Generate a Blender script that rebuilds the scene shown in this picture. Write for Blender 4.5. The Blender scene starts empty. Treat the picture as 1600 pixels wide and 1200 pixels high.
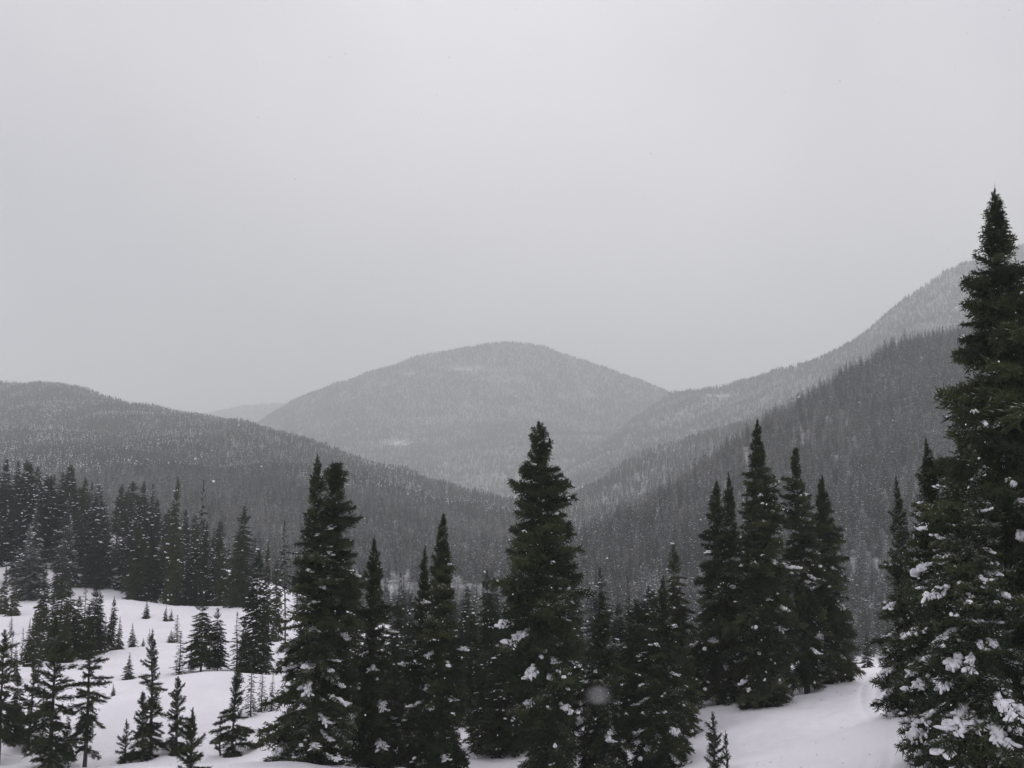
import bpy, math, random
import numpy as np

# ------------------------------------------------------------------ camera, sky, sun, exposure
scene = bpy.context.scene
COL = scene.collection
PITCH = math.radians(6.42)
CT, ST = math.cos(PITCH), math.sin(PITCH)
cam_d = bpy.data.cameras.new('camera')
cam_d.lens = 36.0
cam_d.sensor_width = 36.0
cam_d.clip_start = 0.05
cam_d.clip_end = 30000
cam_d.dof.use_dof = True
cam_d.dof.focus_distance = 45.0
cam_d.dof.aperture_fstop = 18.0
cam = bpy.data.objects.new('camera', cam_d)
cam.rotation_euler = (math.radians(90) + PITCH, 0, 0)
COL.objects.link(cam)
scene.camera = cam

SUN_EL, SUN_AZ = math.radians(48), math.radians(35)
world = bpy.data.worlds.new('World')
scene.world = world
world.use_nodes = True
wn, wl = world.node_tree.nodes, world.node_tree.links
wn.clear()
w_out = wn.new('ShaderNodeOutputWorld')
w_bg = wn.new('ShaderNodeBackground')
w_bg.inputs['Strength'].default_value = 0.105
sky = wn.new('ShaderNodeTexSky')
sky.sky_type = 'NISHITA'
sky.sun_disc = False
sky.sun_elevation = SUN_EL
sky.sun_rotation = SUN_AZ
sky.dust_density = 4.0
hs = wn.new('ShaderNodeHueSaturation')
hs.inputs['Saturation'].default_value = 0.12
wl.new(sky.outputs['Color'], hs.inputs['Color'])
w_tc = wn.new('ShaderNodeTexCoord')
w_sep = wn.new('ShaderNodeSeparateXYZ')
wl.new(w_tc.outputs['Generated'], w_sep.inputs[0])
w_rmp = wn.new('ShaderNodeValToRGB')          # overcast: brighter towards the zenith
e = w_rmp.color_ramp.elements
e[0].position = 0.0
e[0].color = (7.8, 7.8, 7.78, 1)
e[1].position = 1.0
e[1].color = (9.6, 9.25, 9.7, 1)
m = e.new(0.30)
m.color = (8.0, 7.8, 7.98, 1)
wl.new(w_sep.outputs['Z'], w_rmp.inputs['Fac'])
w_nz = wn.new('ShaderNodeTexNoise')
w_nz.inputs['Scale'].default_value = 2.1
w_nz.inputs['Detail'].default_value = 3.0
w_nz.inputs['Roughness'].default_value = 0.45
w_mp = wn.new('ShaderNodeMapping')
w_mp.inputs['Location'].default_value = (22 * 1.37, 22 * 2.11, 22 * .73)
wl.new(w_tc.outputs['Generated'], w_mp.inputs['Vector'])
wl.new(w_mp.outputs['Vector'], w_nz.inputs['Vector'])
w_mr = wn.new('ShaderNodeMapRange')
w_mr.inputs['From Min'].default_value = 0.3
w_mr.inputs['From Max'].default_value = 0.7
w_mr.inputs['To Min'].default_value = 0.75
w_mr.inputs['To Max'].default_value = 1.15
wl.new(w_nz.outputs['Fac'], w_mr.inputs['Value'])
w_mul = wn.new('ShaderNodeMix')
w_mul.data_type = 'RGBA'
w_mul.blend_type = 'MULTIPLY'
w_mul.inputs['Factor'].default_value = 1.0
wl.new(w_rmp.outputs['Color'], w_mul.inputs['A'])
w_tint = wn.new('ShaderNodeValToRGB')         # thicker cloud is a little bluer
w_tint.color_ramp.elements[0].position = 0.35
w_tint.color_ramp.elements[0].color = (0.965, 0.965, 1.04, 1)
w_tint.color_ramp.elements[1].position = 0.6
w_tint.color_ramp.elements[1].color = (1.0, 0.99, 1.0, 1)
wl.new(w_nz.outputs['Fac'], w_tint.inputs['Fac'])
w_m2 = wn.new('ShaderNodeMix')
w_m2.data_type = 'RGBA'
w_m2.blend_type = 'MULTIPLY'
w_m2.inputs['Factor'].default_value = 1.0
wl.new(w_mr.outputs['Result'], w_m2.inputs['A'])
wl.new(w_tint.outputs['Color'], w_m2.inputs['B'])
wl.new(w_m2.outputs['Result'], w_mul.inputs['B'])
w_mix = wn.new('ShaderNodeMix')
w_mix.data_type = 'RGBA'
w_mix.inputs['Factor'].default_value = 0.9
wl.new(hs.outputs['Color'], w_mix.inputs['A'])
wl.new(w_mul.outputs['Result'], w_mix.inputs['B'])
wl.new(w_mix.outputs['Result'], w_bg.inputs['Color'])
wl.new(w_bg.outputs['Background'], w_out.inputs['Surface'])

sun_d = bpy.data.lights.new('sun', 'SUN')
sun_d.energy = 0.5
sun_d.angle = math.radians(40)
sun_d.color = (1.0, 0.98, 0.97)
sun = bpy.data.objects.new('sun', sun_d)
sun.rotation_euler = (math.radians(90) - SUN_EL, 0, math.pi - SUN_AZ)
COL.objects.link(sun)

scene.view_settings.view_transform = 'Standard'
scene.view_settings.look = 'None'
scene.view_settings.exposure = 0.0
scene.view_settings.gamma = 1.0
scene.view_settings.use_curve_mapping = False
scene.cycles.use_denoising = True
scene.cycles.denoiser = 'OPENIMAGEDENOISE'
scene.cycles.max_bounces = 7
scene.cycles.diffuse_bounces = 3
scene.cycles.glossy_bounces = 1
scene.cycles.volume_bounces = 3
scene.cycles.transparent_max_bounces = 4
HAZE_DENSITY = 3.6e-4

# ------------------------------------------------------------------ helpers
rng = np.random.default_rng(7)
random.seed(7)
ROW_LABEL = 'dark spruce packed into the row behind the white clearing'


def at(px, py, d):
    """World point seen at pixel (px, py) of the 1600x1200 photograph, d metres ahead."""
    cx = (np.asarray(px, float) - 800) / 1600
    cy = (600 - np.asarray(py, float)) / 1600
    k = d / (CT - cy * ST)
    return np.stack([cx * k, np.broadcast_to(d, np.shape(cx * k)) * 1.0, (ST + cy * CT) * k], -1)


def project(p):
    f = p[..., 1] * CT + p[..., 2] * ST
    u = -p[..., 1] * ST + p[..., 2] * CT
    return 800 + 1600 * p[..., 0] / f, 600 - 1600 * u / f, f


def hash2(ix, iy, seed):
    h = (ix * 374761393 + iy * 668265263 + seed * 974711) & 0xFFFFFFFF
    h = ((h ^ (h >> 13)) * 1274126177) & 0xFFFFFFFF
    return ((h ^ (h >> 16)) & 0xFFFF) / 65535.0


def vnoise(x, y, seed=0):
    x, y = np.asarray(x, float), np.asarray(y, float)
    ix, iy = np.floor(x).astype(np.int64), np.floor(y).astype(np.int64)
    fx, fy = x - ix, y - iy
    fx, fy = fx * fx * (3 - 2 * fx), fy * fy * (3 - 2 * fy)
    a, b = hash2(ix, iy, seed), hash2(ix + 1, iy, seed)
    c, d = hash2(ix, iy + 1, seed), hash2(ix + 1, iy + 1, seed)
    return (a + (b - a) * fx) * (1 - fy) + (c + (d - c) * fx) * fy - 0.5


def fbm(x, y, seed=0, octv=4):
    s, a = 0, 1.0
    for k in range(octv):
        s = s + a * vnoise(x * 2 ** k, y * 2 ** k, seed + k * 17)
        a *= 0.5
    return s


def mesh_from(name, v, f, mat=None, smooth=False):
    """v (n,3), f (m,3 or 4)"""
    v = np.asarray(v, np.float32)
    f = np.asarray(f, np.int32)
    me = bpy.data.meshes.new(name)
    me.vertices.add(len(v))
    me.vertices.foreach_set('co', v.ravel())
    k = f.shape[1]
    me.loops.add(f.size)
    me.loops.foreach_set('vertex_index', f.ravel())
    me.polygons.add(len(f))
    me.polygons.foreach_set('loop_start', np.arange(0, f.size, k, dtype=np.int32))
    me.polygons.foreach_set('loop_total', np.full(len(f), k, np.int32))
    if smooth:
        me.polygons.foreach_set('use_smooth', np.ones(len(f), bool))
    me.update(calc_edges=True)
    if mat:
        me.materials.append(mat)
    return me


def link(name, data, parent=None):
    o = bpy.data.objects.new(name, data)
    COL.objects.link(o)
    if parent:
        o.parent = parent
    return o


def merge(parts):
    vs, fs, n = [], [], 0
    for v, f in parts:
        vs.append(v)
        fs.append(f + n)
        n += len(v)
    return np.concatenate(vs), np.concatenate(fs)


# ------------------------------------------------------------------ materials
def new_mat(name):
    mt = bpy.data.materials.new(name)
    mt.use_nodes = True
    b = mt.node_tree.nodes['Principled BSDF']
    return mt, mt.node_tree.nodes, mt.node_tree.links, b


def mk_snow():
    mt, n, l, b = new_mat('snow')
    tc = n.new('ShaderNodeTexCoord')
    nz = n.new('ShaderNodeTexNoise')
    nz.inputs['Scale'].default_value = 0.35
    nz.inputs['Detail'].default_value = 5
    l.new(tc.outputs['Object'], nz.inputs['Vector'])
    rp = n.new('ShaderNodeValToRGB')
    rp.color_ramp.elements[0].position = 0.3
    rp.color_ramp.elements[0].color = (0.80, 0.785, 0.83, 1)
    rp.color_ramp.elements[1].position = 0.7
    rp.color_ramp.elements[1].color = (0.88, 0.865, 0.905, 1)
    l.new(nz.outputs['Fac'], rp.inputs['Fac'])
    l.new(rp.outputs['Color'], b.inputs['Base Color'])
    b.inputs['Roughness'].default_value = 0.75
    b.inputs['Specular IOR Level'].default_value = 0.2
    n2 = n.new('ShaderNodeTexNoise')
    n2.inputs['Scale'].default_value = 1.3
    n2.inputs['Detail'].default_value = 6
    l.new(tc.outputs['Object'], n2.inputs['Vector'])
    bp = n.new('ShaderNodeBump')
    bp.inputs['Strength'].default_value = 0.6
    bp.inputs['Distance'].default_value = 0.22
    l.new(n2.outputs['Fac'], bp.inputs['Height'])
    l.new(bp.outputs['Normal'], b.inputs['Normal'])
    return mt


def mk_clump():
    mt, n, l, b = new_mat('clump_snow')
    b.inputs['Base Color'].default_value = (0.86, 0.85, 0.89, 1)
    b.inputs['Roughness'].default_value = 0.8
    b.inputs['Specular IOR Level'].default_value = 0.15
    tc = n.new('ShaderNodeTexCoord')
    n2 = n.new('ShaderNodeTexNoise')
    n2.inputs['Scale'].default_value = 9
    n2.inputs['Detail'].default_value = 4
    l.new(tc.outputs['Object'], n2.inputs['Vector'])
    bp = n.new('ShaderNodeBump')
    bp.inputs['Strength'].default_value = 0.6
    bp.inputs['Distance'].default_value = 0.04
    l.new(n2.outputs['Fac'], bp.inputs['Height'])
    l.new(bp.outputs['Normal'], b.inputs['Normal'])
    return mt


def mk_needles(name, dusted):
    """Spruce needles: dark inside, newer growth towards a bough's tip paler; dusted ones carry fine lodged snow."""
    mt, n, l, b = new_mat(name)

    def math_(op, a, c, d=None):
        q = n.new('ShaderNodeMath')
        q.operation = op
        for k, x in enumerate((a, c, d)):
            if x is None:
                continue
            if isinstance(x, (int, float)):
                q.inputs[k].default_value = x
            else:
                l.new(x, q.inputs[k])
        return q.outputs[0]
    oi = n.new('ShaderNodeObjectInfo')
    tc = n.new('ShaderNodeTexCoord')
    nz = n.new('ShaderNodeTexNoise')
    nz.inputs['Scale'].default_value = 7
    nz.inputs['Detail'].default_value = 3
    l.new(tc.outputs['Object'], nz.inputs['Vector'])
    f = math_('MULTIPLY_ADD', oi.outputs['Random'], 0.45, math_('MULTIPLY', nz.outputs['Fac'], 0.75))
    rp = n.new('ShaderNodeValToRGB')
    els = rp.color_ramp.elements
    els[0].position = 0.2
    els[0].color = (0.011, 0.015, 0.009, 1)
    els[1].position = 0.9
    els[1].color = (0.072, 0.082, 0.038, 1)
    m_ = els.new(0.52)
    m_.color = (0.025, 0.036, 0.018, 1)
    l.new(f, rp.inputs['Fac'])
    col = rp.outputs['Color']
    if dusted:
        geo = n.new('ShaderNodeNewGeometry')
        sp = n.new('ShaderNodeSeparateXYZ')
        l.new(geo.outputs['Normal'], sp.inputs[0])
        n2 = n.new('ShaderNodeTexNoise')
        n2.inputs['Scale'].default_value = 4.5
        n2.inputs['Detail'].default_value = 4
        l.new(tc.outputs['Object'], n2.inputs['Vector'])
        mr = n.new('ShaderNodeMapRange')
        mr.inputs['From Min'].default_value = 1.02
        mr.inputs['From Max'].default_value = 1.22
        l.new(math_('MULTIPLY_ADD', n2.outputs['Fac'], 1.2, math_('MULTIPLY', sp.outputs['Z'], .6)), mr.inputs['Value'])
        mx = n.new('ShaderNodeMix')
        mx.data_type = 'RGBA'
        l.new(mr.outputs['Result'], mx.inputs['Factor'])
        l.new(col, mx.inputs['A'])
        mx.inputs['B'].default_value = (0.80, 0.80, 0.84, 1)
        col = mx.outputs['Result']
    l.new(col, b.inputs['Base Color'])
    b.inputs['Roughness'].default_value = 0.75
    b.inputs['Specular IOR Level'].default_value = 0.08
    return mt


def mk_bark():
    mt, n, l, b = new_mat('spruce_bark')
    tc = n.new('ShaderNodeTexCoord')
    mp = n.new('ShaderNodeMapping')
    mp.inputs['Scale'].default_value = (6, 6, 1.2)
    l.new(tc.outputs['Object'], mp.inputs['Vector'])
    nz = n.new('ShaderNodeTexNoise')
    nz.inputs['Scale'].default_value = 3
    nz.inputs['Detail'].default_value = 6
    l.new(mp.outputs['Vector'], nz.inputs['Vector'])
    rp = n.new('ShaderNodeValToRGB')
    rp.color_ramp.elements[0].position = 0.35
    rp.color_ramp.elements[0].color = (0.030, 0.026, 0.024, 1)
    rp.color_ramp.elements[1].position = 0.7
    rp.color_ramp.elements[1].color = (0.095, 0.082, 0.074, 1)
    l.new(nz.outputs['Fac'], rp.inputs['Fac'])
    l.new(rp.outputs['Color'], b.inputs['Base Color'])
    b.inputs['Roughness'].default_value = 0.9
    bp = n.new('ShaderNodeBump')
    bp.inputs['Strength'].default_value = 0.7
    bp.inputs['Distance'].default_value = 0.03
    l.new(nz.outputs['Fac'], bp.inputs['Height'])
    l.new(bp.outputs['Normal'], b.inputs['Normal'])
    return mt


def mk_far_tree(name, snow_amt):
    """Needles with patches of lodged snow on the faces that look up."""
    mt, n, l, b = new_mat(name)
    geo = n.new('ShaderNodeNewGeometry')
    sp = n.new('ShaderNodeSeparateXYZ')
    l.new(geo.outputs['Normal'], sp.inputs[0])
    oi = n.new('ShaderNodeObjectInfo')
    nz = n.new('ShaderNodeTexNoise')
    nz.inputs['Scale'].default_value = 0.9
    nz.inputs['Detail'].default_value = 3
    l.new(geo.outputs['Position'], nz.inputs['Vector'])
    a1 = n.new('ShaderNodeMath')          # normal.z + noise + random
    a1.operation = 'MULTIPLY_ADD'
    a1.inputs[1].default_value = 1.6
    l.new(nz.outputs['Fac'], a1.inputs[0])
    l.new(sp.outputs['Z'], a1.inputs[2])
    a2 = n.new('ShaderNodeMath')
    a2.operation = 'MULTIPLY_ADD'
    a2.inputs[1].default_value = 0.55
    l.new(oi.outputs['Random'], a2.inputs[0])
    l.new(a1.outputs[0], a2.inputs[2])
    big = n.new('ShaderNodeTexNoise')     # some stands hold more snow than others
    big.inputs['Scale'].default_value = 0.011
    big.inputs['Detail'].default_value = 3
    l.new(geo.outputs['Position'], big.inputs['Vector'])
    a3 = n.new('ShaderNodeMath')
    a3.operation = 'MULTIPLY_ADD'
    a3.inputs[1].default_value = 1.3
    l.new(big.outputs['Fac'], a3.inputs[0])
    a4 = n.new('ShaderNodeMath')
    a4.operation = 'ADD'
    a4.inputs[1].default_value = -0.65
    l.new(a2.outputs[0], a3.inputs[2])
    l.new(a3.outputs[0], a4.inputs[0])
    a2 = a4
    mr = n.new('ShaderNodeMapRange')
    mr.inputs['From Min'].default_value = 1.75 - snow_amt
    mr.inputs['From Max'].default_value = 1.95 - snow_amt
    l.new(a2.outputs[0], mr.inputs['Value'])
    rp = n.new('ShaderNodeValToRGB')
    rp.color_ramp.elements[0].color = (0.014, 0.024, 0.019, 1)
    rp.color_ramp.elements[1].color = (0.042, 0.058, 0.045, 1)
    l.new(oi.outputs['Random'], rp.inputs['Fac'])
    mx = n.new('ShaderNodeMix')
    mx.data_type = 'RGBA'
    l.new(mr.outputs['Result'], mx.inputs['Factor'])
    l.new(rp.outputs['Color'], mx.inputs['A'])
    mx.inputs['B'].default_value = (0.80, 0.80, 0.83, 1)
    l.new(mx.outputs['Result'], b.inputs['Base Color'])
    b.inputs['Roughness'].default_value = 0.85
    b.inputs['Specular IOR Level'].default_value = 0.1
    return mt


def mk_plain(name, c, r=0.85):
    mt, n, l, b = new_mat(name)
    b.inputs['Base Color'].default_value = (*c, 1)
    b.inputs['Roughness'].default_value = r
    b.inputs['Specular IOR Level'].default_value = 0.15
    return mt


def mk_hill():
    """Snow-covered forest floor with brush showing through."""
    mt, n, l, b = new_mat('hill_floor')
    geo = n.new('ShaderNodeNewGeometry')
    nz = n.new('ShaderNodeTexNoise')
    nz.inputs['Scale'].default_value = 0.12
    nz.inputs['Detail'].default_value = 9
    nz.inputs['Roughness'].default_value = 0.75
    l.new(geo.outputs['Position'], nz.inputs['Vector'])
    rp = n.new('ShaderNodeValToRGB')
    rp.color_ramp.elements[0].position = 0.38
    rp.color_ramp.elements[0].color = (0.075, 0.075, 0.070, 1)
    rp.color_ramp.elements[1].position = 0.64
    rp.color_ramp.elements[1].color = (0.58, 0.59, 0.60, 1)
    l.new(nz.outputs['Fac'], rp.inputs['Fac'])
    at_ = n.new('ShaderNodeAttribute')
    at_.attribute_name = 'clearing'
    n2 = n.new('ShaderNodeTexNoise')
    n2.inputs['Scale'].default_value = 0.035
    n2.inputs['Detail'].default_value = 4
    l.new(geo.outputs['Position'], n2.inputs['Vector'])
    ml = n.new('ShaderNodeMath')
    ml.operation = 'MULTIPLY'
    l.new(at_.outputs['Fac'], ml.inputs[0])
    l.new(n2.outputs['Fac'], ml.inputs[1])
    mr = n.new('ShaderNodeMapRange')
    mr.inputs['From Min'].default_value = 0.30
    mr.inputs['From Max'].default_value = 0.66
    l.new(ml.outputs[0], mr.inputs['Value'])
    mx = n.new('ShaderNodeMix')
    mx.data_type = 'RGBA'
    l.new(mr.outputs['Result'], mx.inputs['Factor'])
    l.new(rp.outputs['Color'], mx.inputs['A'])
    mx.inputs['B'].default_value = (0.84, 0.84, 0.86, 1)
    l.new(mx.outputs['Result'], b.inputs['Base Color'])
    b.inputs['Roughness'].default_value = 0.9
    b.inputs['Specular IOR Level'].default_value = 0.1
    return mt


M_SNOW, M_CLUMP, M_NEEDLE, M_BARK = mk_snow(), mk_clump(), mk_needles('spruce_needles', False), mk_bark()
M_DUST = mk_needles('dusted_needles', True)
M_DISTANT = mk_far_tree('distant_needles', -0.26)
M_FAR, M_HILL = mk_far_tree('far_needles', -0.11), mk_hill()
M_TWIG = mk_plain('bare_twigs', (0.13, 0.115, 0.105))
M_FLAKE = bpy.data.materials.new('snowflake_ice')      # ice crystals let light through
M_FLAKE.use_nodes = True
_n = M_FLAKE.node_tree.nodes
_n.clear()
_o, _d, _t, _x = _n.new('ShaderNodeOutputMaterial'), _n.new('ShaderNodeBsdfDiffuse'), _n.new('ShaderNodeBsdfTranslucent'), _n.new('ShaderNodeMixShader')
_d.inputs['Color'].default_value = _t.inputs['Color'].default_value = (.95, .95, .96, 1)
for a_, b_ in ((_d.outputs[0], _x.inputs[1]), (_t.outputs[0], _x.inputs[2]), (_x.outputs[0], _o.inputs['Surface'])):
    M_FLAKE.node_tree.links.new(a_, b_)

# ------------------------------------------------------------------ tree list
# key, px top, py top, py base, metres ahead, half width px, taper power, saturation, bare share, snow, boughs, label
NEAR = [
 ('P', 493, 710, 1188, 34.0, 74, .68, 1.0, .02, .75, 190, 'tall ragged spruce with wide drooping lower boughs, left of centre'),
 ('P2', 525, 732, 1200, 35.3, 50, .35, .35, .10, .30, 110, 'slim spruce with a club shaped top, grown into the tall ragged spruce'),
 ('Q', 586, 840, 1210, 37.0, 52, .62, .9, .02, .65, 150, 'narrow pointed dark spruce just right of the double topped pair'),
 ('R', 659, 853, 1210, 38.5, 42, .7, .7, .02, .55, 120, 'thin dark spruce standing hard against the left side of the snow tipped spire'),
 ('S', 688, 803, 1212, 36.0, 52, .58, .8, .02, .60, 170, 'dark spruce spire with snow near its tip, left of the big central spruce'),
 ('U', 853, 659, 1216, 35.0, 68, .62, .44, .03, .55, 250, 'big dense dark spruce, tallest tree in the middle of the foreground'),
 ('V', 942, 918, 1212, 37.0, 56, .8, .8, .02, .60, 120, 'short bushy spruce on the right flank of the big central spruce'),
 ('X', 1030, 900, 1208, 37.0, 68, .8, 1.0, .02, .70, 150, 'broad based spruce with snowy lower boughs reaching out over the open snow slope'),
 ('Z', 1115, 1112, 1203, 31.0, 34, .8, 1.0, .02, 0.05, 26, 'thin sparse sapling at the bottom edge beside the open snow slope'),
 ('Z2', 1135, 1143, 1204, 30.6, 16, .8, 1.0, .02, .05, 18, 'small forked sapling at the right foot of the thin sparse one'),
 ('c1', 1116, 752, 1098, 44.5, 48, .62, .75, .07, .40, 130, 'leftmost spruce of the tight clump at the edge of the open snow slope'),
 ('c2', 1133, 738, 1096, 46.0, 44, .7, .75, .07, .35, 120, 'spruce close behind the leftmost one of the tight clump'),
 ('c3', 1189, 655, 1104, 43.0, 60, .66, .80, .06, .50, 190, 'tallest and most pointed spruce of the tight clump by the open snow slope'),
 ('c4', 1166, 776, 1093, 46.5, 32, .6, .6, .08, .35, 80, 'thin low spruce in the gap left of the tallest one in the tight clump'),
 ('c5', 1250, 702, 1087, 46.0, 42, .5, .45, .05, .40, 140, 'blunt topped columnar spruce right of the tallest one in the tight clump'),
 ('c6', 1288, 742, 1066, 47.5, 48, .62, .75, .02, .45, 130, 'rightmost spruce of the tight clump, its boughs down on the snow'),
 ('R0', 1552, 300, 1236, 27.0, 126, .82, .42, .02, .55, 290, 'huge tall spruce at the right edge, its tip against the grey sky'),
 ('R1', 1503, 645, 1232, 25.0, 98, .7, .8, .02, 1.8, 170, 'snow laden lower spruce standing in front of the huge one at the right edge'),
 ('R2', 1446, 685, 1216, 28.5, 100, .75, 1.0, .03, 1.8, 170, 'spruce with thick snow pads left of the huge one, low boughs over the bare snow'),
 ('r3', 1407, 745, 1098, 33.0, 56, .8, .9, .04, 1.4, 110, 'slim spruce with snow pads, outermost left of the right edge group'),
 ('A', 90, 962, 1198, 44.0, 42, .6, .8, .05, .15, 66, 'spruce with tiered upswept boughs and a long bare lower trunk, bottom left clearing'),
 ('B', 143, 968, 1198, 44.5, 32, .45, .5, .10, .12, 60, 'spruce with a dense top and thin dead lower branches, bottom left clearing'),
 ('C', 8, 985, 1190, 45.0, 38, .6, .7, .20, .12, 70, 'spruce cut by the left picture edge, its lower trunk bare'),
 ('D', 52, 1030, 1182, 47.0, 26, .6, .9, .08, .18, 50, 'slender spruce between the edge tree and the tiered one, bottom left'),
 ('F', 243, 983, 1177, 46.0, 28, .6, .8, .10, .10, 76, 'narrow pointed spruce with a bare lower stem on the open snow of the clearing'),
 ('F2', 226, 1080, 1184, 45.0, 27, .6, 1.0, .02, .08, 60, 'bushy young spruce leaning on the foot of the narrow pointed one'),
 ('G', 280, 1057, 1176, 46.0, 30, .6, .9, .04, .12, 62, 'round topped young spruce right of the narrow pointed one in the clearing'),
 ('H', 301, 1107, 1211, 28.5, 40, .9, 1.0, .02, .05, 56, 'small spruce on the near snow bank, its lowest boughs at the bottom edge'),
 ('I', 197, 1124, 1193, 45.0, 19, .8, 1.0, .02, .05, 40, 'smallest bushy spruce at the foot of the clearing, behind the near bank'),
 ('J', 372, 1042, 1174, 45.0, 40, .7, 1.0, .03, .06, 60, 'sparse leaning young spruce with open tiers on the white slope left of the ragged spruce'),
 ('J2', 345, 1118, 1177, 45.5, 10, .6, 1.0, .02, .05, 26, 'tiny spruce tucked under the sparse leaning one'),
]
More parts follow.
